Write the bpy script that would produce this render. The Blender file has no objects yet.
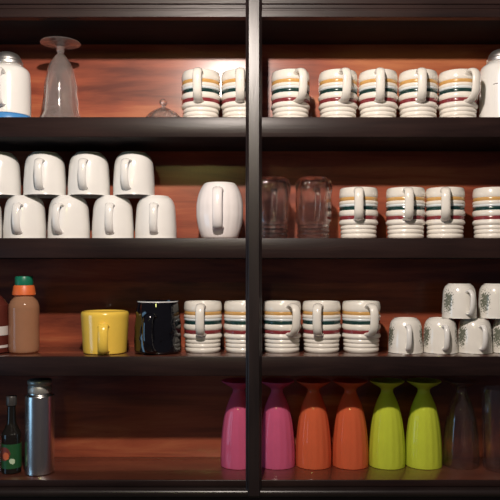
import bpy, bmesh, math, random
from mathutils import Vector, noise
PI = math.pi
C = bpy.context.scene.collection
S = 0.00225          # metres per photo pixel on the plane of the shelf fronts
D = 1.575            # camera distance to that plane
HZ = 268             # horizon row
CZ = 1.45            # eye height

# ------------------------------------------------------------ materials
def nodes(name):
    m = bpy.data.materials.new(name); m.use_nodes = True
    nt = m.node_tree
    return m, nt, nt.nodes['Principled BSDF']

def mat(name, col, rough=0.4, metal=0.0, trans=0.0, ior=1.45, coat=0.0, var=0.0, spec=0.5, bump=0.0, bscale=60):
    m, nt, b = nodes(name)
    b.inputs['Base Color'].default_value = (*col, 1)
    b.inputs['Roughness'].default_value = rough
    b.inputs['Metallic'].default_value = metal
    b.inputs['Transmission Weight'].default_value = trans
    b.inputs['IOR'].default_value = ior
    b.inputs['Coat Weight'].default_value = coat
    b.inputs['Coat Roughness'].default_value = 0.06
    b.inputs['Specular IOR Level'].default_value = spec
    tc = nt.nodes.new('ShaderNodeTexCoord')
    nz = nt.nodes.new('ShaderNodeTexNoise'); nz.inputs['Scale'].default_value = bscale
    nt.links.new(tc.outputs['Object'], nz.inputs['Vector'])
    if var > 0:
        mx = nt.nodes.new('ShaderNodeMix'); mx.data_type = 'RGBA'
        mx.inputs['A'].default_value = (*[c*(1-var) for c in col], 1)
        mx.inputs['B'].default_value = (*[min(1, c*(1+var)) for c in col], 1)
        nt.links.new(nz.outputs['Fac'], mx.inputs['Factor'])
        nt.links.new(mx.outputs['Result'], b.inputs['Base Color'])
    if bump > 0:
        bp = nt.nodes.new('ShaderNodeBump'); bp.inputs['Strength'].default_value = bump
        bp.inputs['Distance'].default_value = 0.001
        nt.links.new(nz.outputs['Fac'], bp.inputs['Height'])
        nt.links.new(bp.outputs['Normal'], b.inputs['Normal'])
    return m

def wood(name, stops, scale, rough, bump, big=1.5, spec=0.5, coat=0.0, coatr=0.2, vscale=None):
    m, nt, b = nodes(name)
    N = nt.nodes.new; L = nt.links.new
    tc = N('ShaderNodeTexCoord'); mp = N('ShaderNodeMapping'); mp.inputs['Scale'].default_value = scale
    L(tc.outputs['Object'], mp.inputs['Vector'])
    n1 = N('ShaderNodeTexNoise'); n1.inputs['Scale'].default_value = 1; n1.inputs['Detail'].default_value = 8
    n1.inputs['Roughness'].default_value = 0.62; n1.inputs['Distortion'].default_value = 0.5
    L(mp.outputs['Vector'], n1.inputs['Vector'])
    n2 = N('ShaderNodeTexNoise'); n2.inputs['Scale'].default_value = big; n2.inputs['Detail'].default_value = 2
    L(tc.outputs['Object'], n2.inputs['Vector'])
    ad = N('ShaderNodeMath'); ad.operation = 'MULTIPLY_ADD'; ad.inputs[1].default_value = 0.5
    sc = N('ShaderNodeMath'); sc.operation = 'MULTIPLY'; sc.inputs[1].default_value = 0.5
    L(n2.outputs['Fac'], sc.inputs[0]); L(n1.outputs['Fac'], ad.inputs[0]); L(sc.outputs[0], ad.inputs[2])
    cr = N('ShaderNodeValToRGB'); e = cr.color_ramp.elements
    e[0].position, e[0].color = stops[0][0], (*stops[0][1], 1)
    e[1].position, e[1].color = stops[-1][0], (*stops[-1][1], 1)
    for p, c in stops[1:-1]:
        q = e.new(p); q.color = (*c, 1)
    L(ad.outputs[0], cr.inputs['Fac']); L(cr.outputs['Color'], b.inputs['Base Color'])
    b.inputs['Roughness'].default_value = rough
    b.inputs['Specular IOR Level'].default_value = spec
    b.inputs['Coat Weight'].default_value = coat; b.inputs['Coat Roughness'].default_value = coatr
    bp = N('ShaderNodeBump'); bp.inputs['Strength'].default_value = bump; bp.inputs['Distance'].default_value = 0.001
    L(n1.outputs['Fac'], bp.inputs['Height']); L(bp.outputs['Normal'], b.inputs['Normal'])
    return m

M = {}
M['back'] = wood('mahogany_plywood', [(0.38, (0.13, 0.026, 0.014)), (0.5, (0.33, 0.074, 0.033)), (0.62, (0.50, 0.17, 0.070))],
                 (2.2, 30, 22), 0.5, 0.25, big=2.2, spec=0.22, coat=0.75, coatr=0.21)
DK = [(0.35, (0.009, 0.006, 0.006)), (0.65, (0.024, 0.016, 0.015))]
M['dark'] = wood('espresso_wood', DK, (3, 60, 45), 0.30, 0.35, big=4, spec=0.5)
M['shelf'] = wood('varnished_espresso_wood', [(0.35, (0.010, 0.005, 0.005)), (0.65, (0.028, 0.014, 0.012))], (5, 45, 60), 0.27, 0.45, big=4, spec=0.45)
M['shelf'].node_tree.nodes['Principled BSDF'].inputs['Roughness'].default_value = 0.36
M['shelf'].node_tree.nodes['Principled BSDF'].inputs['Specular IOR Level'].default_value = 0.32
M['shelftop'] = wood('varnished_reddish_shelf_top', [(0.35, (0.05, 0.014, 0.009)), (0.65, (0.12, 0.036, 0.02))], (5, 60, 45), 0.35, 0.12, big=4, spec=0.5, coat=1.0, coatr=0.09)  # red in the base colour stands in for the lit back panel's reflection
M['raw'] = wood('matt_underside_wood', DK, (3, 60, 45), 0.75, 0.3, big=4, spec=0.2)
M['darkv'] = wood('espresso_post_wood', DK, (60, 60, 4), 0.33, 0.35, big=4, spec=0.45)
M['lowpanel'] = mat('grey_green_panel', (0.07, 0.075, 0.06), 0.6, var=0.2)
WH = (0.78, 0.74, 0.67)
M['cream'] = mat('cream_stoneware', (0.80, 0.76, 0.69), 0.22, var=0.03, coat=0.6, bscale=40)
M['blue_tint'] = mat('pale_blue_glaze', (0.66, 0.72, 0.74), 0.22, coat=0.6, var=0.03)
M['ochre'] = mat('ochre_glaze', (0.60, 0.34, 0.11), 0.22, coat=0.6, var=0.12, bscale=80)
M['green'] = mat('dark_green_glaze', (0.009, 0.038, 0.034), 0.2, coat=0.6, var=0.15)
M['burgundy'] = mat('burgundy_glaze', (0.21, 0.03, 0.036), 0.22, coat=0.6, var=0.2, bscale=60)
M['white'] = mat('white_porcelain', (0.80, 0.785, 0.755), 0.2, var=0.02, coat=0.5)
M['barrel'] = mat('pale_pink_white_glaze', (0.84, 0.79, 0.78), 0.25, var=0.03, coat=0.5)
M['yellow'] = mat('yellow_glaze', (0.86, 0.58, 0.085), 0.2, var=0.04, coat=0.6)
M['black'] = mat('black_glaze', (0.004, 0.004, 0.006), 0.08, spec=0.5, coat=0.5, var=0.1)
M['rimsteel'] = mat('worn_rim_glaze', (0.55, 0.55, 0.55), 0.2, var=0.1)  # pale grey paints the silver highlight along the black mug's rim
M['chrome'] = mat('chrome_lid', (0.80, 0.78, 0.76), 0.42, metal=1.0, var=0.05)
M['steel'] = mat('brushed_steel', (0.74, 0.73, 0.70), 0.27, metal=1.0, var=0.06, bscale=30)
M['dullsteel'] = mat('dull_steel_cap', (0.42, 0.41, 0.38), 0.4, metal=0.6, var=0.06)
M['bluebase'] = mat('blue_plastic', (0.06, 0.24, 0.55), 0.35, var=0.05)
def glassmat(name, col, rough, ior, clear, haze, bump, bscale):
    m = mat(name, col, rough, trans=1.0-haze, ior=ior, bump=bump, bscale=bscale)
    nt = m.node_tree; b = nt.nodes['Principled BSDF']
    b.inputs['Coat Weight'].default_value = 1.0; b.inputs['Coat Roughness'].default_value = 0.085; b.inputs['Coat IOR'].default_value = 1.6
    tp = nt.nodes.new('ShaderNodeBsdfTransparent'); tp.inputs['Color'].default_value = (0.97, 0.96, 0.95, 1)
    mx = nt.nodes.new('ShaderNodeMixShader'); mx.inputs[0].default_value = clear
    nt.links.new(b.outputs[0], mx.inputs[1]); nt.links.new(tp.outputs[0], mx.inputs[2])
    nt.links.new(mx.outputs[0], nt.nodes['Material Output'].inputs['Surface'])
    return m
M['glass'] = glassmat('clear_glass', (0.97, 0.96, 0.95), 0.0, 1.48, 0.40, 0.0, 0.0, 50)
M['jarglass'] = glassmat('jar_glass', (0.98, 0.96, 0.94), 0.0, 1.5, 0.30, 0.0, 0.0, 55)
M['cloudy'] = glassmat('cloudy_old_glass', (0.92, 0.88, 0.85), 0.02, 1.5, 0.20, 0.09, 0.0, 40)
M['darkglass'] = mat('dark_bottle_glass', (0.012, 0.010, 0.008), 0.08, var=0.1)
M['redglass'] = mat('dark_red_bottle_glass', (0.10, 0.022, 0.016), 0.12, var=0.2)
M['blackcap'] = mat('dark_bottle_cap', (0.05, 0.045, 0.042), 0.35, var=0.2)
M['paper'] = mat('white_label_paper', (0.62, 0.58, 0.55), 0.6, var=0.06)
M['greencap'] = mat('green_cap_plastic', (0.01, 0.16, 0.09), 0.35, var=0.1)
M['orangecap'] = mat('orange_collar_plastic', (0.72, 0.15, 0.04), 0.4, var=0.08)
M['ink'] = mat('grey_printed_line', (0.12, 0.10, 0.10), 0.6, var=0.2)  # dark grey for the thin line on the canister body
M['wallm'] = mat('painted_wall', (0.30, 0.27, 0.23), 0.8, var=0.05, bscale=8)
M['floorm'] = mat('floor_tiles', (0.16, 0.12, 0.09), 0.5, var=0.2, bscale=5)

def plastic(name, col, clear=0.12, transl=0.35):
    m, nt, b = nodes(name)
    N = nt.nodes.new; L = nt.links.new
    tc = N('ShaderNodeTexCoord'); nz = N('ShaderNodeTexNoise'); nz.inputs['Scale'].default_value = 25
    L(tc.outputs['Object'], nz.inputs['Vector'])
    mx = N('ShaderNodeMix'); mx.data_type = 'RGBA'
    mx.inputs['A'].default_value = (*[c*0.92 for c in col], 1); mx.inputs['B'].default_value = (*[min(1, c*1.08) for c in col], 1)
    L(nz.outputs['Fac'], mx.inputs['Factor']); L(mx.outputs['Result'], b.inputs['Base Color'])
    b.inputs['Roughness'].default_value = 0.06
    tr = N('ShaderNodeBsdfTranslucent'); L(mx.outputs['Result'], tr.inputs['Color'])
    tp = N('ShaderNodeBsdfTransparent'); tp.inputs['Color'].default_value = (*[min(1, c*1.2+0.1) for c in col], 1)
    m1 = N('ShaderNodeMixShader'); m1.inputs[0].default_value = transl
    m2 = N('ShaderNodeMixShader'); m2.inputs[0].default_value = clear
    L(b.outputs[0], m1.inputs[1]); L(tr.outputs[0], m1.inputs[2])
    L(m1.outputs[0], m2.inputs[1]); L(tp.outputs[0], m2.inputs[2])
    L(m2.outputs[0], nt.nodes['Material Output'].inputs['Surface'])
    return m
M['pink'] = plastic('pink_plastic', (0.86, 0.19, 0.37), 0.20)
M['orange'] = plastic('orange_plastic', (0.90, 0.22, 0.09), 0.20)
M['lime'] = plastic('lime_plastic', (0.78, 0.86, 0.085), 0.12)
M['pet'] = plastic('cloudy_bottle_plastic', (0.62, 0.33, 0.19), clear=0.30)

def flowercup():
    m, nt, b = nodes('white_cup_with_grey_flowers')
    N = nt.nodes.new; L = nt.links.new
    b.inputs['Roughness'].default_value = 0.2; b.inputs['Coat Weight'].default_value = 0.5
    tc = N('ShaderNodeTexCoord'); sx = N('ShaderNodeSeparateXYZ'); L(tc.outputs['Object'], sx.inputs[0])
    ab = N('ShaderNodeMath'); ab.operation = 'ABSOLUTE'; L(sx.outputs['X'], ab.inputs[0])
    cb = N('ShaderNodeCombineXYZ'); L(ab.outputs[0], cb.inputs['X']); L(sx.outputs['Y'], cb.inputs['Y'])
    zz = N('ShaderNodeMath'); zz.operation = 'MULTIPLY'; zz.inputs[1].default_value = 0.62
    L(sx.outputs['Z'], zz.inputs[0]); L(zz.outputs[0], cb.inputs['Z'])
    ds = N('ShaderNodeVectorMath'); ds.operation = 'DISTANCE'
    ds.inputs[1].default_value = (0.0385, -0.012, 0.040*0.62); L(cb.outputs[0], ds.inputs[0])
    vo = N('ShaderNodeTexNoise'); vo.inputs['Scale'].default_value = 230; vo.inputs['Detail'].default_value = 3
    L(tc.outputs['Object'], vo.inputs['Vector'])
    ad = N('ShaderNodeMath'); ad.operation = 'MULTIPLY_ADD'; ad.inputs[1].default_value = -0.050
    L(vo.outputs['Fac'], ad.inputs[0]); L(ds.outputs['Value'], ad.inputs[2])
    cr = N('ShaderNodeValToRGB'); e = cr.color_ramp.elements
    cr.color_ramp.interpolation = 'LINEAR'
    mr = N('ShaderNodeMapRange'); mr.inputs['From Min'].default_value = -0.018; mr.inputs['From Max'].default_value = -0.007
    L(ad.outputs[0], mr.inputs['Value'])
    e[0].position, e[0].color = 0.3, (0.17, 0.18, 0.14, 1)
    e[1].position, e[1].color = 0.75, (0.80, 0.77, 0.71, 1)
    L(mr.outputs[0], cr.inputs['Fac']); L(cr.outputs['Color'], b.inputs['Base Color'])
    return m
M['flowercup'] = flowercup()

def labelmat():
    m, nt, b = nodes('green_sauce_label')
    N = nt.nodes.new; L = nt.links.new
    b.inputs['Roughness'].default_value = 0.5
    tc = N('ShaderNodeTexCoord')
    prev = (0.012, 0.08, 0.022, 1); last = None
    nz = N('ShaderNodeTexNoise'); nz.inputs['Scale'].default_value = 220
    L(tc.outputs['Object'], nz.inputs['Vector'])
    for cx, cz, rad, col in ((-0.011, 0.046, 0.016, (0.16, 0.03, 0.02)), (-0.006, 0.041, 0.0085, (0.60, 0.13, 0.04)),
                             (0.0085, 0.029, 0.0065, (0.50, 0.62, 0.42))):
        d = N('ShaderNodeVectorMath'); d.operation = 'DISTANCE'; L(tc.outputs['Object'], d.inputs[0])
        d.inputs[1].default_value = (cx, -0.021, cz)
        a = N('ShaderNodeMath'); a.operation = 'MULTIPLY_ADD'; a.inputs[1].default_value = 0.006
        L(nz.outputs['Fac'], a.inputs[0]); L(d.outputs['Value'], a.inputs[2])
        lt = N('ShaderNodeMath'); lt.operation = 'LESS_THAN'; lt.inputs[1].default_value = rad + 0.003
        L(a.outputs[0], lt.inputs[0])
        mx = N('ShaderNodeMix'); mx.data_type = 'RGBA'; L(lt.outputs[0], mx.inputs['Factor'])
        mx.inputs['A'].default_value = prev; mx.inputs['B'].default_value = (*col, 1)
        if last: L(last, mx.inputs['A'])
        last = mx.outputs['Result']
    L(last, b.inputs['Base Color'])
    return m
M['saucelabel'] = labelmat()

# ------------------------------------------------------------ geometry
def finish(bm, name, mats, smooth=True, doubles=True):
    if doubles: bmesh.ops.remove_doubles(bm, verts=bm.verts, dist=1e-6)
    bmesh.ops.recalc_face_normals(bm, faces=bm.faces)
    if smooth:
        for f in bm.faces: f.smooth = True
        for e in bm.edges:
            if len(e.link_faces) == 2 and e.calc_face_angle(0) > math.radians(50): e.smooth = False
    me = bpy.data.meshes.new(name); bm.to_mesh(me); bm.free()
    for k in (mats if isinstance(mats, (list, tuple)) else [mats]): me.materials.append(M[k])
    return me

def lathe(prof, n=64, ripple=None, z0=0.0, closed=False):
    """prof: list of (r, z[, material index of the segment that starts here])"""
    bm = bmesh.new(); rings = []
    for p in prof:
        r, z = p[0], p[1] + z0
        if r < 1e-6: rings.append([bm.verts.new((0, 0, z))]); continue
        ring = []
        for i in range(n):
            a = 2*PI*i/n; k = ripple(a, z, r) if ripple else 1
            ring.append(bm.verts.new((r*k*math.sin(a), -r*k*math.cos(a), z)))
        rings.append(ring)
    m = len(rings)
    for j in range(m if closed else m-1):
        A, B = rings[j], rings[(j+1) % m]; mi = prof[j][2] if len(prof[j]) > 2 else 0
        if len(A) == 1 and len(B) == 1: continue
        for i in range(n):
            k = (i+1) % n
            if len(A) == 1: f = bm.faces.new((A[0], B[i], B[k]))
            elif len(B) == 1: f = bm.faces.new((A[i], A[k], B[0]))
            else: f = bm.faces.new((A[i], A[k], B[k], B[i]))
            f.material_index = mi
    return bm

def spline(pts, n=10):
    out = []
    P = [pts[0]] + list(pts) + [pts[-1]]
    for i in range(1, len(P)-2):
        p0, p1, p2, p3 = [Vector(p) for p in P[i-1:i+3]]
        for k in range(n):
            t = k/n
            out.append(0.5*((2*p1)+(p2-p0)*t+(2*p0-5*p1+4*p2-p3)*t*t+(3*p1-p0-3*p2+p3)*t**3))
    out.append(Vector(P[-2]))
    return out

def sprof(pts, n=6):
    """smooth a profile of (r,z) points"""
    lo, hi = min(p[1] for p in pts), max(p[1] for p in pts); rm = max(p[0] for p in pts)
    return [(min(rm, max(0, v[0])), min(hi, max(lo, v[1]))) for v in spline([(p[0], p[1], 0) for p in pts], n)]

def handle(pts, w, t, n=14, taper=1.0, bow=0.0):
    """sweep an ellipse (w wide, t thick) along (outward, z) points, outward = -Y"""
    path = spline([(bow*math.sin(PI*i/(len(pts)-1)), -p[0], p[1]) for i, p in enumerate(pts)], 8)
    bm = bmesh.new(); rings = []; m = len(path)
    for i, p in enumerate(path):
        d = (path[min(i+1, m-1)] - path[max(i-1, 0)]).normalized()
        side = Vector((1, 0, 0)); nrm = d.cross(side).normalized(); side = nrm.cross(d)
        f = i/(m-1); k = 1 + (taper-1)*f; e = 1 + 0.25*(abs(2*f-1)**4)
        rings.append([bm.verts.new(p + side*(w/2*k*e*math.cos(2*PI*j/n)) + nrm*(t/2*k*math.sin(2*PI*j/n))) for j in range(n)])
    for i in range(m-1):
        for j in range(n):
            q = (j+1) % n
            bm.faces.new((rings[i][j], rings[i][q], rings[i+1][q], rings[i+1][j]))
    bm.faces.new(rings[0]); bm.faces.new(rings[-1][::-1])
    return bm

def box(bm, x0, x1, y0, y1, z0, z1):
    v = [bm.verts.new((x, y, z)) for x in (x0, x1) for y in (y0, y1) for z in (z0, z1)]
    for f in ((0, 1, 3, 2), (4, 6, 7, 5), (0, 4, 5, 1), (2, 3, 7, 6), (0, 2, 6, 4), (1, 5, 7, 3)):
        bm.faces.new([v[i] for i in f])

def bevel(bm, w, seg=2):
    bmesh.ops.recalc_face_normals(bm, faces=bm.faces)
    bmesh.ops.bevel(bm, geom=list(bm.edges), offset=w, segments=seg, affect='EDGES', profile=0.5)

def extrude_x(poly, x0, x1):
    """poly: closed list of (y,z)"""
    bm = bmesh.new()
    a = [bm.verts.new((x0, y, z)) for y, z in poly]; b = [bm.verts.new((x1, y, z)) for y, z in poly]
    n = len(poly)
    for i in range(n):
        k = (i+1) % n
        bm.faces.new((a[i], a[k], b[k], b[i]))
    bm.faces.new(a[::-1]); bm.faces.new(b)
    return bm

def thing(name, loc, rot=0, label='', cat='', group=None):
    o = bpy.data.objects.new(name, None); C.objects.link(o)
    o.empty_display_size = 0.02
    o.location = loc; o.rotation_euler = (0, 0, math.radians(rot))
    o['label'] = label; o['category'] = cat
    if group: o['group'] = group
    return o

def part(name, me, parent, label=None, loc=None):
    o = bpy.data.objects.new(name, me); C.objects.link(o); o.parent = parent
    if label: o['label'] = label
    if loc: o.location = loc
    return o

def shell(outer, th, floor=None):
    """outer profile from the closed base (z low) up to the open rim -> closed solid with inner wall"""
    inner = [(max(0.0, p[0]-th), max(p[1], outer[0][1]+(floor or th))) for p in outer if p[0] > th*1.5]
    top = outer[-1]
    rim = [(top[0]-th*0.25, top[1]+th*0.35), (top[0]-th*0.75, top[1]+th*0.35)]
    return list(outer) + rim + inner[::-1] + [(0, outer[0][1]+(floor or th))]

def flip(prof, h):
    return [(p[0], h-p[1]) + tuple(p[2:]) for p in prof]

def Z(py):                # height of a row on the shelf-front plane
    return CZ + (HZ - py)*S
def X(px, Y):
    return (px-250)*S*(D+Y)/D

# ------------------------------------------------------------ the shelf unit
DEPTH = 0.195
XL, XR = X(-150, 0), X(650, 0)
zb = Z(560); zt = Z(-70)
unit = thing('shelf_unit', (0, 0, zb), label='dark-stained wooden open shelf unit with reddish back panel holding all the cups and glasses', cat='shelf')
def lz(py): return Z(py) - zb
bm = bmesh.new(); box(bm, XL, XR, DEPTH, DEPTH+0.012, 0, zt-zb)
part('back_panel', finish(bm, 'back_panel', 'back', False), unit, 'reddish mahogany back panel')
pl, pr = X(245.8, 0), X(261.8, 0)
def board(name, x0, x1, y0, y1, p_top, p_bot, bev=0.002, mt='dark'):
    bm = bmesh.new(); box(bm, x0, x1, y0, y1, lz(p_bot), lz(p_top)); bevel(bm, bev)
    mts = [mt]
    if name in ('shelf_board', 'top_board', 'base_board'):        # undersides are left unvarnished
        mts = [mt, 'raw', 'shelftop']; bmesh.ops.recalc_face_normals(bm, faces=bm.faces)
        for f in bm.faces:
            if f.normal.z < -0.9: f.material_index = 1
            if f.normal.z > 0.99: f.material_index = 2
    part(name, finish(bm, name, mts), unit)
SH = [(117, 137), (238, 258), (356.5, 376)]
for a, b in SH:
    board('shelf_board', XL+0.02, XR-0.02, 0, DEPTH, a, b, 0.0012, 'shelf')
board('side_panel', XL, XL+0.02, 0, DEPTH, -60, 505, 0.001, 'darkv')
board('side_panel', XR-0.02, XR, 0, DEPTH, -60, 505, 0.001, 'darkv')
bm = bmesh.new()
pp = [(X(245.6, 0), -0.0005), (X(245.9, 0), -0.007), (X(247.4, 0), -0.010), (X(248.2, 0), -0.0185), (X(249.0, 0), -0.0200),
      (X(258.8, 0), -0.0200), (X(259.6, 0), -0.0185), (X(260.3, 0), -0.010), (X(261.6, 0), -0.007), (X(261.9, 0), -0.0005)]
lv = [[bm.verts.new((254/500*0+x, y, z)) for x, y in pp] for z in (lz(493), lz(-62))]
low_v = [bm.verts.new((x*0.96 + X(253.8, 0)*0.04, y*0.8, lz(495.2))) for x, y in pp]
for A, B in ((low_v, lv[0]), (lv[0], lv[1])):
    for i in range(len(pp)):
        k = (i+1) % len(pp)
        bm.faces.new((A[i], A[k], B[k], B[i]))
bm.faces.new(low_v); bm.faces.new(lv[1][::-1])
part('post', finish(bm, 'post', 'darkv', False), unit)
# top fascia: flat board, groove, bead; then the top board behind it
def arc(cy, cz, ry, rz, a0, a1, n=8):
    return [(cy - ry*math.cos(math.radians(a0+(a1-a0)*i/n)), cz + rz*math.sin(math.radians(a0+(a1-a0)*i/n))) for i in range(n+1)]
top = [(0.02, lz(-62)), (0.0, lz(-62)), (0.0, lz(3.2)), (0.001, lz(3.9)), (0.004, lz(4.2)), (0.004, lz(6.6)),
       (0.0025, lz(7.0)), (0.0025, lz(7.9)), (0.004, lz(8.3)), (0.004, lz(9.6)), (0.001, lz(9.9)), (0.0, lz(10.4)), (0.0, lz(16.6)), (0.001, lz(17.2)), (0.02, lz(17.2))]
for x0, x1 in ((XL, XR),):
    part('top_fascia', finish(extrude_x(top, x0, x1), 'top_fascia', 'shelf', False), unit)
board('top_board', XL+0.02, XR-0.02, 0.018, DEPTH, 8, 17, 0.001)
# base
board('base_board', XL+0.02, XR-0.02, 0.0, DEPTH, 480, 487, 0.0015, 'shelf')
low = [(0.02, lz(503)), (0.006, lz(503)), (0.006, lz(496.5))] + arc(0.0, lz(492.0), 0.013, 4.4*S, -90, 90, 12) + [(0.002, lz(487.2)), (0.02, lz(487.2))]
part('base_moulding', finish(extrude_x(low, XL, XR), 'base_moulding', 'dark'), unit)

board('lower_panel', XL, XR, 0.008, 0.02, 498, 560, 0.001, 'lowpanel')
# the wall behind and floor of the room
bm = bmesh.new(); box(bm, -2.2, 2.2, DEPTH+0.0125, DEPTH+0.1, 0, 2.7)
w = bpy.data.objects.new('wall_back', finish(bm, 'wall_back', 'wallm', False)); C.objects.link(w); w['kind'] = 'structure'
bm = bmesh.new(); box(bm, -2.2, 2.2, -3.2, DEPTH+0.1, -0.05, 0)
w = bpy.data.objects.new('floor', finish(bm, 'floor', 'floorm', False)); C.objects.link(w); w['kind'] = 'structure'

R1, R2, R3, R4 = Z(117)+0.0006, Z(238)+0.0006, Z(356.5)+0.0006, Z(480)+0.0006

# ------------------------------------------------------------ striped mugs
def striped_body():
    H = 0.119
    # (r, z) knots from the foot up; bulging bands with grooves for the stripes
    R = 0.0455
    pts = []
    def ring(z0, z1, rin, rout, mi, n=6):
        for i in range(n):
            t = i/n
            pts.append((rin + (rout-rin)*math.sin(PI*t)**0.6, z0+(z1-z0)*t, mi))
    pts += [(0, 0.003, 0), (0.034, 0.003, 0), (0.036, 0.0, 0), (0.039, 0.0, 0)]
    ring(0.0015, 0.0115, 0.0400, 0.0422, 0)
    ring(0.0115, 0.0215, 0.0400, 0.0425, 0)
    ring(0.0215, 0.0315, 0.0402, 0.0430, 0)
    ring(0.0315, 0.0445, 0.0412, 0.0462, 0, 8)
    ring(0.0445, 0.0530, 0.0435, 0.0447, 3, 4)     # burgundy
    ring(0.0530, 0.0665, 0.0438, 0.0463, 0, 8)
    ring(0.0665, 0.0745, 0.0438, 0.0448, 2, 4)     # dark green
    ring(0.0745, 0.0800, 0.0440, 0.0457, 1, 5)     # pale blue glaze edge
    ring(0.0800, 0.0885, 0.0447, 0.0460, 0, 5)
    ring(0.0885, 0.0965, 0.0438, 0.0449, 4, 4)     # ochre
    pts.extend([(0.0440, 0.0965, 0), (0.0455, 0.099, 0), (0.0456, 0.104, 0), (0.0452, 0.110, 0), (0.0442, 0.115, 0), (0.0430, 0.118, 0)])
    pts.extend([(0.0415, 0.1192, 0), (0.0400, 0.118, 0), (0.0398, 0.110, 0), (0.0398, 0.05, 0), (0.037, 0.015, 0), (0.03, 0.008, 0), (0, 0.007, 0)])
    return finish(lathe(pts, 72), 'striped_mug_body', ['cream', 'blue_tint', 'green', 'burgundy', 'ochre'])
MB = striped_body()
MH = finish(handle([(0.0425, 0.107), (0.052, 0.112), (0.066, 0.109), (0.0735, 0.097), (0.0735, 0.078), (0.070, 0.060), (0.061, 0.049), (0.051, 0.045), (0.0425, 0.044)], 0.0205, 0.0105), 'mug_handle', 'cream')
def striped(px, z, rot, label, group, Y=0.080):
    if group is g3: Y = 0.095
    t = thing('striped_mug', (X(px, Y), Y, z), rot, label, 'mug', group)
    part('body', MB, t, 'cream body with ochre, dark green and burgundy stripes'); part('handle', MH, t)
g1, g2, g3 = 'striped mugs on the top shelf', 'striped mugs on the second shelf', 'striped mugs on the third shelf'
striped(201, R1, -3, 'cream striped mug between the small glass cover and the mug at the post', g1)
striped(240.5, R1, 0, 'cream striped mug on the top shelf, left of the post and partly hidden by it', g1)
striped(290.5, R1, 20, 'cream striped mug standing apart, first to the right of the post on the top shelf', g1)
striped(338, R1, 9, 'cream striped mug second to the right of the post on the top shelf', g1)
striped(378, R1, -6, 'cream striped mug third to the right of the post on the top shelf', g1)
striped(418, R1, -6, 'cream striped mug fourth to the right of the post on the top shelf', g1)
striped(457.7, R1, 17, 'cream striped mug beside the tall white canister on the top shelf', g1)
striped(358.5, R2, -8, 'cream striped mug next to the glass jar on the second shelf', g2)
striped(405.5, R2, -6, 'middle cream striped mug of the three with handles on the second shelf', g2)
striped(445, R2, -14, 'cream striped mug on the second shelf, third right of the glass jars', g2)
striped(492.5, R2, 150, 'cream striped mug with no visible handle at the right end of the second shelf', g2)
striped(203, R3, -2, 'cream striped mug beside the black mug on the third shelf', g3)
striped(243, R3, 22, 'cream striped mug on the third shelf, left of the post and partly hidden by it', g3)
striped(282, R3, 24, 'cream striped mug right against the post on the third shelf, handle turned right', g3)
striped(321.5, R3, -14, 'cream striped mug, middle of the three right of the post on the third shelf', g3)
striped(361.2, R3, 15, 'cream striped mug on the third shelf nearest the small flowered cups', g3)

# ------------------------------------------------------------ upside-down white cups
def cup_bm(H, rr, rb, th=0.0035, k=0.55, bulge=0.0):
    up = sprof([(rb, 0.0), (rb+0.0015, 0.0022), (rb+0.004, 0.004), (rb+(rr-rb)*0.52, H*0.105), (rb+(rr-rb)*0.78+bulge, H*0.25),
                (rr*0.955+bulge, H*0.50), (rr*0.985+bulge, H*0.75), (rr*0.985, H*0.93), (rr, H)], 5)
    outer = [(0, 0.003), (rb-0.006, 0.003), (rb-0.004, 0.0)] + up
    inner = [(max(0, p[0]-th), max(p[1], 0.008)) for p in up[6:]]
    prof = outer + [(rr-th*0.5, H+0.0004)] + inner[::-1] + [(0, 0.008)]
    return flip(prof, H+0.0004)
WB = finish(lathe(cup_bm(0.1025, 0.0500, 0.030)), 'white_cup_body', 'white')
WHd = finish(handle([(0.0465, 0.078), (0.056, 0.079), (0.064, 0.072), (0.0675, 0.056), (0.066, 0.036), (0.060, 0.022), (0.052, 0.015), (0.0475, 0.014)], 0.0185, 0.0085), 'white_cup_handle', 'white')
def wcup(px, z, rot, label, Y=0.100):
    t = thing('white_cup', (X(px, Y), Y, z), rot, label, 'cup', 'stacked white cups on the second shelf')
    part('body', WB, t); part('handle', WHd, t)
wcup(25, R2, 0, 'upside-down white cup in the lower row, leftmost one fully in view')
wcup(69, R2, -12, 'upside-down white cup in the lower row, second from the left fully in view')
wcup(113, R2, 3, 'upside-down white cup in the lower row, third from the left fully in view')
wcup(156, R2, 2, 'upside-down white cup at the right end of the lower row, nearest the barrel mug')
wcup(-19, R2, -12, 'upside-down white cup in the lower row, nearly all cut off by the left edge')
TOPZ = R2 + 0.1025 + 0.0006
wcup(-0.5, TOPZ, -78, 'upside-down white cup in the upper row, half cut off by the left edge')
wcup(45, TOPZ, 3, 'upside-down white cup on the stack, second from left in the upper row')
wcup(89, TOPZ, -1, 'upside-down white cup on the stack, third from left in the upper row')
wcup(134, TOPZ, -10, 'upside-down white cup at the right end of the upper row')

# ------------------------------------------------------------ barrel mug
def barrel():
    H = 0.131
    o = sprof([(0.036, 0.0), (0.043, 0.004), (0.0505, 0.025), (0.0555, 0.055), (0.0553, 0.080), (0.0505, 0.105), (0.043, 0.122), (0.0365, H)], 6)
    prof = [(0, 0.002), (0.032, 0.002)] + o + [(0.034, H+0.001), (0.0325, H)] + [(max(0, p[0]-0.004), max(p[1], 0.009)) for p in o[::-1][2:]] + [(0, 0.009)]
    rip = lambda a, z, r: 1 - 0.012*(abs(math.cos(a*6))**10)*math.sin(PI*min(1, max(0, z/H)))
    return finish(lathe(prof, 144, rip), 'barrel_body', 'barrel')
t = thing('barrel_mug', (X(219.8, 0.08), 0.08, R2), -2, 'bulging pale barrel-shaped mug with vertical panels, left of the post on the second shelf', 'mug')
part('body', barrel(), t)
part('handle', finish(handle([(0.044, 0.106), (0.060, 0.113), (0.074, 0.103), (0.080, 0.080), (0.079, 0.052), (0.072, 0.033), (0.062, 0.025), (0.049, 0.026)], 0.0225, 0.010), 'barrel_handle', 'barrel'), t)

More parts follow.
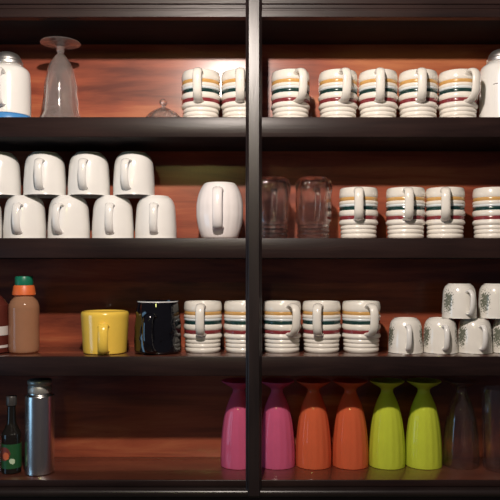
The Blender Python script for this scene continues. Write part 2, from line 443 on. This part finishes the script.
# ------------------------------------------------------------ glass jar mugs, upside down
def jar():
    H = 0.146; R = 0.0425
    o = [(0, 0.006), (0.02, 0.0045), (0.030, 0.0)] + sprof([(0.031, 0.0), (0.0365, 0.004), (0.0405, 0.012), (R, 0.025), (R, 0.042), (R, 0.06), (R, 0.078), (R, 0.095), (0.0415, 0.106), (0.0375, 0.113)], 6)
    for i in range(13):
        t = i/12; o.append((0.0368 + 0.0030*(math.sin(t*3*2*PI)*0.5+0.5), 0.114 + t*0.030))
    o += [(0.0365, H)]
    inn = [(0.0345, H), (0.0345, 0.115), (0.0375, 0.106), (0.0385, 0.095), (0.0385, 0.03), (0.036, 0.016), (0.030, 0.010), (0, 0.011)]
    def rip(a, z, r):
        v = noise.noise(Vector((math.sin(a)*2.2, math.cos(a)*2.2, z*48 + (3 if r > 0.039 else 9))))
        w = noise.noise(Vector((math.sin(a)*5, math.cos(a)*5, z*110)))
        return 1 + (0.060*math.cos(a*9)*math.exp(-((z-0.128)/0.016)**2) + 0.022*v + 0.010*w)*min(1, max(0, (z-0.03)/0.02))
    return finish(lathe(flip(o + inn, H), 144, rip), 'jar_body', 'jarglass')
JB = jar()
JHd = finish(handle([(0.042, 0.112), (0.052, 0.116), (0.063, 0.108), (0.067, 0.090), (0.064, 0.066), (0.056, 0.052), (0.048, 0.046), (0.042, 0.044)], 0.0135, 0.010), 'jar_handle', 'glass')
for px, l in ((272, 'upside-down clear glass jar mug nearest the post on the second shelf, partly hidden'), (313.5, 'upside-down clear glass jar mug beside the striped mugs on the second shelf')):
    t = thing('glass_jar_mug', (X(px, 0.08), 0.08, R2), 3, l, 'jar', 'upside-down glass jar mugs')
    part('body', JB, t); part('handle', JHd, t)

# ------------------------------------------------------------ flowered cups, upside down
FB = finish(lathe(cup_bm(0.0805, 0.0405, 0.0255, 0.003)), 'flowered_cup_body', 'flowercup')
FH = finish(handle([(0.0385, 0.063), (0.048, 0.065), (0.057, 0.056), (0.059, 0.040), (0.056, 0.024), (0.049, 0.013), (0.0385, 0.012)], 0.012, 0.0075), 'flowered_cup_handle', 'white')
def fcup(px, z, rot, label, Y=0.080):
    t = thing('flowered_cup', (X(px, Y), Y, z), rot, label, 'cup', 'stacked small flowered cups on the third shelf')
    part('body', FB, t, 'white body with grey-green flowers'); part('handle', FH, t, 'plain white handle')
fcup(405.5, R3, -4, 'upside-down small flowered white cup in the lower row, beside the striped mugs')
fcup(440.2, R3, 0, 'upside-down small flowered white cup, second from left in the lower row')
fcup(474.6, R3, 6, 'upside-down small flowered white cup, third from left in the lower row')
fcup(509, R3, 10, 'upside-down small flowered white cup in the lower row, cut off by the right edge')
T3 = R3 + 0.0805 + 0.0006
fcup(459.3, T3, 14, 'upside-down small flowered white cup on the stack, wholly in view, handle turned right')
fcup(495.5, T3, 14, 'upside-down small flowered white cup on the stack, cut off by the right edge')

# ------------------------------------------------------------ yellow mug
def yellow():
    H = 0.0975
    o = [(0, 0.0), (0.048, 0.0)] + sprof([(0.0495, 0.001), (0.0508, 0.006), (0.0530, 0.04), (0.0552, 0.075), (0.0560, 0.088), (0.0550, 0.094), (0.0520, H)], 5) + [(0.049, H+0.0004), (0.046, 0.0955), (0.044, 0.094), (0, 0.094)]
    return finish(lathe(o, 80), 'yellow_mug_body', 'yellow')
t = thing('yellow_mug', (X(105, 0.072), 0.072, R3), 8, 'squat bright yellow mug on the third shelf beside the black mug', 'mug')
part('body', yellow(), t)
part('handle', finish(handle([(0.052, 0.064), (0.062, 0.068), (0.070, 0.061), (0.073, 0.045), (0.071, 0.024), (0.063, 0.010), (0.0495, 0.009)], 0.0225, 0.011), 'yellow_handle', 'yellow'), t)

# ------------------------------------------------------------ black mug
def black():
    H = 0.121
    o = [(0, 0.001)] + [(0.050, 0.0005), (0.0525, 0.0025)]
    o += [(0.0540 - 0.0055*max(0, (i-22)/18)**1.5, 0.0025 + i*(0.113/40)) for i in range(1, 41)] + [(0.0478, 0.1190, 1), (0.0476, 0.1205, 1), (0.0466, 0.1215, 0), (0.0452, 0.1210, 0), (0.0445, 0.11, 0), (0.0445, 0.012), (0.04, 0.008), (0, 0.008)]
    def rip(a, z, r):
        if r < 0.045: return 1
        fade = math.sin(PI*min(1, max(0, z/0.113)))**0.5 if z < 0.113 else 0
        v = noise.noise(Vector((math.sin(a)*2.6, math.cos(a)*2.6, z*42)))
        v2 = noise.noise(Vector((math.sin(a)*6, math.cos(a)*6, z*110)))
        return 1 + fade*(0.036*v + 0.012*v2)
    return finish(lathe(o, 110, rip), 'black_mug_body', ['black', 'rimsteel'])
t = thing('black_mug', (X(157.8, 0.072), 0.072, R3), -8, 'tall glossy black mug with lumpy relief between the yellow mug and the striped mug', 'mug')
part('body', black(), t, 'black body with pale rim')
part('handle', finish(handle([(0.048, 0.086), (0.058, 0.090), (0.064, 0.080), (0.066, 0.058), (0.066, 0.034), (0.061, 0.014), (0.050, 0.008)], 0.024, 0.013, bow=-0.006), 'black_handle', 'black'), t)

# ------------------------------------------------------------ white containers with chrome lids
def canister(px, label, H, R, lid, blue, hnd, line, name):
    t = thing(name, (X(px, 0.08), 0.08, R1), 0, label, 'canister')
    b0 = 0.017 if blue else 0.0
    o = [(0, b0+0.002), (R-0.004, b0)] + sprof([(R-0.001, b0+0.001), (R, b0+0.006), (R, H*0.5), (R-0.001, H*0.80), (R-0.004, H*0.93), (R-0.014, H), (lid*0.98, H+0.003)], 5) + [(lid*0.8, H+0.004), (0, H+0.004)]
    part('body', finish(lathe(o), 'canister_body', 'white'), t)
    L = sprof([(lid, 0.0), (lid*1.04, 0.002), (lid*1.04, 0.008), (lid*0.96, 0.010), (lid*0.92, 0.016), (lid*0.72, 0.026), (lid*0.35, 0.031), (0, 0.032)], 4)
    part('lid', finish(lathe([(0, 0)] + L), 'canister_lid', 'chrome'), t, 'domed chrome lid', loc=(0, 0, H+0.004))
    if blue:
        part('base', finish(lathe([(0, 0.002), (R-0.002, 0), (R+0.001, 0.002), (R+0.001, 0.015), (R-0.001, 0.017), (0, 0.017)]), 'canister_base', 'bluebase'), t, 'bright blue base')
    if hnd:
        part('handle', finish(handle([(R-0.001, 0.108), (R+0.012, 0.112), (R+0.023, 0.100), (R+0.027, 0.078), (R+0.025, 0.052), (R+0.016, 0.036), (R-0.001, 0.034)], 0.021, 0.010), 'canister_handle', 'white'), t)
    if line:
        bm = bmesh.new(); vs = []
        for i in range(15):
            a = math.radians(-42 + i*2.6); z = 0.0835 + 0.0035*i/14
            vs.append([bm.verts.new(((R+rr)*math.sin(a), -(R+rr)*math.cos(a), z+dz)) for rr, dz in ((-0.0005, -0.0008), (0.0004, -0.0008), (0.0004, 0.0008), (-0.0005, 0.0008))])
        for i in range(14):
            for j in range(4):
                bm.faces.new((vs[i][j], vs[i][(j+1) % 4], vs[i+1][(j+1) % 4], vs[i+1][j]))
        bm.faces.new(vs[0][::-1]); bm.faces.new(vs[-1])
        part('printed_line', finish(bm, 'printed_line', 'ink'), t, 'thin grey line around the body')
canister(8, 'white mug with chrome lid and blue base at the left of the top shelf', 0.133, 0.0525, 0.033, True, True, False, 'lidded_mug')
canister(502.5, 'tall white canister with chrome lid at the right end of the top shelf', 0.140, 0.0535, 0.035, False, False, True, 'white_canister')

# ------------------------------------------------------------ stemmed glasses, upside down
def bowl(pts, th, rip=None, n=96):
    """pts from the rim (z=0) up to the closed end"""
    o = sprof(pts, 5)
    inner = [(max(0.0, p[0]-th), p[1]) for p in o if p[0] > th*1.3]
    zc = inner[-1][1]
    return lathe([(o[0][0]-th*0.5, -0.0)] + o + [(0, o[-1][1])] if False else
                 [(0, zc-0.002)] + inner[::-1] + [(o[0][0]-th*0.5, -0.0006)] + o + [(0, o[-1][1])], n, rip, z0=0.0006)
def flute(nf, amp, zmax=0.15):
    return lambda a, z, r: 1 + amp*math.cos(nf*a)*min(1, z/0.02)*max(0.0, min(1, (zmax-z)/0.04))
PB = {}
for c in ('pink', 'orange', 'lime', 'glass'):
    PB[c] = (finish(bowl([(0.0422, 0), (0.0424, 0.012), (0.0418, 0.040), (0.0393, 0.075), (0.0350, 0.108), (0.0285, 0.137), (0.0205, 0.158), (0.0150, 0.170), (0.0140, 0.1745)], 0.0022, flute(16, 0.011)), 'sundae_bowl_'+c, c),
             finish(lathe(sprof([(0.0140, 0.1752), (0.0145, 0.180), (0.019, 0.1845), (0.030, 0.191), (0.0395, 0.1975), (0.0405, 0.200)], 4) + [(0.0395, 0.2005), (0.030, 0.1945), (0.015, 0.1885), (0, 0.1875), (0, 0.1752)], 64, closed=False), 'sundae_foot_'+c, c))
def sundae(px, c, label, rot=0, Y=0.120):
    t = thing('sundae_glass', (X(px, Y), Y, R4), rot, label, 'glass', 'upside-down sundae glasses on the bottom shelf')
    t.scale = (1.025, 1.025, 1.02)
    part('bowl', PB[c][0], t); part('foot', PB[c][1], t)
sundae(238.7, 'pink', 'upside-down pink sundae glass left of the post, partly hidden by it')
sundae(277, 'pink', 'upside-down pink sundae glass right of the post, beside the orange glass', 7)
sundae(313.5, 'orange', 'upside-down orange sundae glass next to the pink glass', 3)
sundae(350.3, 'orange', 'upside-down orange sundae glass next to the lime glass', 9)
sundae(387, 'lime', 'upside-down lime yellow sundae glass next to the orange glass', 5)
sundae(423.7, 'lime', 'upside-down lime yellow sundae glass next to the clear glass', 12)
sundae(461, 'glass', 'upside-down clear sundae glass beside the lime glass on the bottom shelf', 2)
# cut tumbler at the right edge
tb = [(0.038, 0.0), (0.040, 0.003), (0.0415, 0.03), (0.0430, 0.10), (0.0445, 0.19)]
def trip(a, z, r):
    if z > 0.165 or z < 0.02: return 1 + 0.018*math.cos(14*a)
    return 1 + 0.010*math.cos(14*a)
ob = sprof(tb, 8)
prof = [(0, 0.0)] + ob + [(0.043, 0.1905), (0.041, 0.19)] + [(max(0, p[0]-0.0035), max(p[1], 0.012)) for p in ob[::-1][4:]] + [(0, 0.012)]
t = bpy.data.objects.new('cut_glass_tumbler', finish(lathe(prof, 112, trip), 'cut_glass_tumbler', 'glass')); C.objects.link(t)
t.location = (X(501, 0.09), 0.09, R4); t['label'] = 'tall clear cut-glass tumbler at the right end of the bottom shelf'; t['category'] = 'glass'

# clear parfait glass on the top shelf
t = thing('parfait_glass', (X(60.5, 0.085), 0.085, R1), 8, 'upside-down clear parfait glass with round foot on the left of the top shelf', 'glass')
pf = lambda a, z, r: 1 + 0.030*math.cos(8*a)*max(0.0, min(1, (0.14-z)/0.05)) + 0.016*math.sin(z*150)*max(0.0, min(1, z/0.02))
part('bowl', finish(bowl([(0.0510, 0), (0.0475, 0.012), (0.0415, 0.032), (0.0385, 0.060), (0.0365, 0.090), (0.0320, 0.120), (0.0235, 0.145), (0.0135, 0.160), (0.0085, 0.1655)], 0.003, pf), 'parfait_bowl', 'cloudy'), t)
part('stem', finish(lathe([(0, 0.1664)] + sprof([(0.0082, 0.1664), (0.0075, 0.170), (0.0095, 0.174), (0.0085, 0.179), (0.0105, 0.183)], 4) + [(0, 0.183)], 48), 'parfait_stem', 'cloudy'), t)
part('foot', finish(lathe([(0, 0.1836)] + sprof([(0.0110, 0.1836), (0.022, 0.1865), (0.038, 0.1895), (0.0465, 0.1915), (0.0470, 0.1930), (0.0455, 0.1945)], 4) + [(0.03, 0.1925), (0, 0.190)], 64), 'parfait_foot', 'cloudy'), t)

# small glass lid
t = thing('glass_cover', (X(163.5, 0.07), 0.07, R1), 10, 'small low clear glass cover with a knob beside the striped mugs', 'cover')
gl = sprof([(0.0430, 0.0), (0.0440, 0.003), (0.0400, 0.012), (0.0290, 0.024), (0.0160, 0.032), (0.0070, 0.036)], 4)
rp = lambda a, z, r: 1 + 0.05*math.cos(9*a)
part('dome', finish(lathe([(0, 0.031), (0.012, 0.030), (0.026, 0.021), (0.036, 0.010), (0.040, 0.0)] + gl + [(0, 0.0362)], 90, rp), 'cover_dome', 'cloudy'), t)
part('knob', finish(lathe([(0, 0.0367)] + sprof([(0.0055, 0.0367), (0.0045, 0.040), (0.0085, 0.045), (0.0095, 0.050), (0.0060, 0.055), (0.0001, 0.057)], 4), 40), 'cover_knob', 'cloudy'), t)

# ------------------------------------------------------------ bottles
t = thing('juice_bottle', (X(24, 0.072), 0.072, R3), 0, 'cloudy brownish plastic bottle with orange collar and green cap', 'bottle')
part('body', finish(lathe([(0, 0.002), (0.026, 0.0)] + sprof([(0.031, 0.001), (0.0345, 0.006), (0.0352, 0.03), (0.0345, 0.06), (0.0352, 0.095), (0.0350, 0.108), (0.0310, 0.120), (0.0245, 0.128), (0.0225, 0.131)], 5) + [(0.0215, 0.1335), (0, 0.1335)], 64), 'juice_body', 'pet'), t)
part('collar', finish(lathe([(0, 0.1338), (0.0235, 0.1338), (0.0268, 0.136), (0.0262, 0.142), (0.0240, 0.155), (0.0225, 0.158), (0, 0.158)], 64), 'juice_collar', 'orangecap'), t, 'orange collar')
part('cap', finish(lathe([(0, 0.1583), (0.0200, 0.1583), (0.0205, 0.160), (0.0205, 0.176), (0.0190, 0.179), (0, 0.180)], 80, lambda a, z, r: 1+0.012*math.cos(40*a)), 'juice_cap', 'greencap'), t, 'ribbed green cap')
t = thing('sauce_bottle', (X(-8.5, 0.075), 0.075, R3+0.0006), 0, 'dark red bottle with white label cut off by the left edge of the third shelf', 'bottle')
part('body', finish(lathe([(0, 0.002), (0.036, 0.0)] + sprof([(0.038, 0.001), (0.039, 0.006), (0.039, 0.10), (0.036, 0.115), (0.024, 0.130), (0.015, 0.142), (0.0145, 0.165)], 5) + [(0, 0.165)], 56), 'sauce_body', 'redglass'), t)
part('cap', finish(lathe([(0, 0.1653), (0.0165, 0.1653), (0.0168, 0.167), (0.0168, 0.180), (0.015, 0.182), (0, 0.182)], 40), 'sauce_cap', 'orangecap'), t, 'red cap')
for z0, z1 in ((0.041, 0.062), (0.012, 0.018)):
    part('label', finish(lathe([(0.0385, z0), (0.0396, z0), (0.0396, z1), (0.0385, z1)], 56, closed=True), 'sauce_label', 'paper'), t, 'white paper label')

t = thing('sauce_bottle', (X(11.5, 0.062), 0.062, R4+0.0006), 0, 'small dark bottle with green and orange label beside the steel flask', 'bottle')
part('body', finish(lathe([(0, 0.002), (0.019, 0.0)] + sprof([(0.0215, 0.001), (0.0225, 0.005), (0.0225, 0.080), (0.0205, 0.092), (0.0145, 0.106), (0.0105, 0.118), (0.0095, 0.150), (0.0098, 0.155)], 5) + [(0, 0.155)], 56), 'small_sauce_body', 'darkglass'), t)
part('cap', finish(lathe([(0, 0.1553), (0.0118, 0.1553), (0.0122, 0.157), (0.0122, 0.175), (0.0110, 0.177), (0, 0.177)], 40), 'small_sauce_cap', 'blackcap'), t)
part('label', finish(lathe([(0.0220, 0.012), (0.0230, 0.012), (0.0230, 0.068), (0.0220, 0.068)], 56, closed=True), 'small_sauce_label', 'saucelabel'), t, 'green label with orange and white shapes')
t = thing('glass_jar', (X(-17.5, 0.062), 0.062, R4), 0, 'pale glass jar almost wholly cut off at the left end of the bottom shelf', 'jar')
part('body', finish(lathe([(0, 0.002), (0.038, 0.0)] + sprof([(0.041, 0.001), (0.043, 0.006), (0.043, 0.07), (0.040, 0.085), (0.034, 0.092)], 5) + [(0, 0.092)], 56), 'pale_jar_body', 'jarglass'), t)
part('lid', finish(lathe([(0, 0.0923), (0.036, 0.0923), (0.0365, 0.094), (0.0365, 0.106), (0.034, 0.108), (0, 0.108)], 56), 'pale_jar_lid', 'blackcap'), t)

t = thing('steel_flask', (X(39.8, 0.058), 0.058, R4+0.0006), 0, 'tall brushed steel flask standing on the bottom shelf near its left end', 'flask')
part('body', finish(lathe([(0, 0.002), (0.029, 0.0)] + sprof([(0.031, 0.001), (0.0325, 0.004), (0.0330, 0.010), (0.0332, 0.165), (0.0325, 0.173), (0.0295, 0.180), (0.0270, 0.183), (0.0265, 0.186)], 5) + [(0, 0.186)], 72), 'flask_body', 'steel'), t)
part('cap', finish(lathe([(0, 0.1863), (0.0262, 0.1863), (0.0268, 0.188), (0.0268, 0.200), (0.0255, 0.202), (0.0255, 0.204), (0.0275, 0.206), (0.0275, 0.214), (0.0255, 0.216), (0, 0.216)], 72), 'flask_cap', 'dullsteel'), t, 'steel screw cap')

# ------------------------------------------------------------ light
def plight(name, loc, power, col, rad):
    l = bpy.data.lights.new(name, 'POINT'); l.energy = power; l.color = col; l.shadow_soft_size = rad
    o = bpy.data.objects.new(name, l); C.objects.link(o); o.location = loc
def alight(name, loc, target, power, col, sx, sy):
    l = bpy.data.lights.new(name, 'AREA'); l.energy = power; l.color = col; l.shape = 'RECTANGLE'; l.size = sx; l.size_y = sy
    o = bpy.data.objects.new(name, l); C.objects.link(o); o.location = loc
    o.rotation_euler = (Vector(target)-Vector(loc)).to_track_quat('-Z', 'Y').to_euler()
plight('ceiling_lamp', (-0.09, -1.035, Z(-72)), 76, (1.0, 0.88, 0.79), 0.024)
alight('window_light', (-1.9, -0.78, 1.15), (-0.45, 0, 1.1), 3.6, (0.36, 0.68, 1.0), 0.5, 0.8)
alight('far_lamp', (-0.33, -2.6, 2.27), (-0.1, 0.18, 1.68), 2.6, (0.92, 0.95, 0.30), 0.16, 0.12)
wd = bpy.data.worlds.new('world'); bpy.context.scene.world = wd; wd.use_nodes = True
bg = wd.node_tree.nodes['Background']; bg.inputs['Color'].default_value = (0.86, 0.76, 0.92, 1); bg.inputs['Strength'].default_value = 0.05

# ------------------------------------------------------------ camera
cd = bpy.data.cameras.new('camera'); cam = bpy.data.objects.new('camera', cd); C.objects.link(cam)
cam.location = (0, -D, CZ); cam.rotation_euler = (PI/2, 0, 0)
cd.sensor_width = 36; cd.lens = 36*(D/S)/500; cd.shift_y = (HZ-250)/500
bpy.context.scene.camera = cam
sc = bpy.context.scene
sc.view_settings.view_transform = 'Standard'; sc.view_settings.look = 'None'
sc.view_settings.gamma = 1; sc.view_settings.exposure = 0.0; sc.view_settings.use_curve_mapping = False
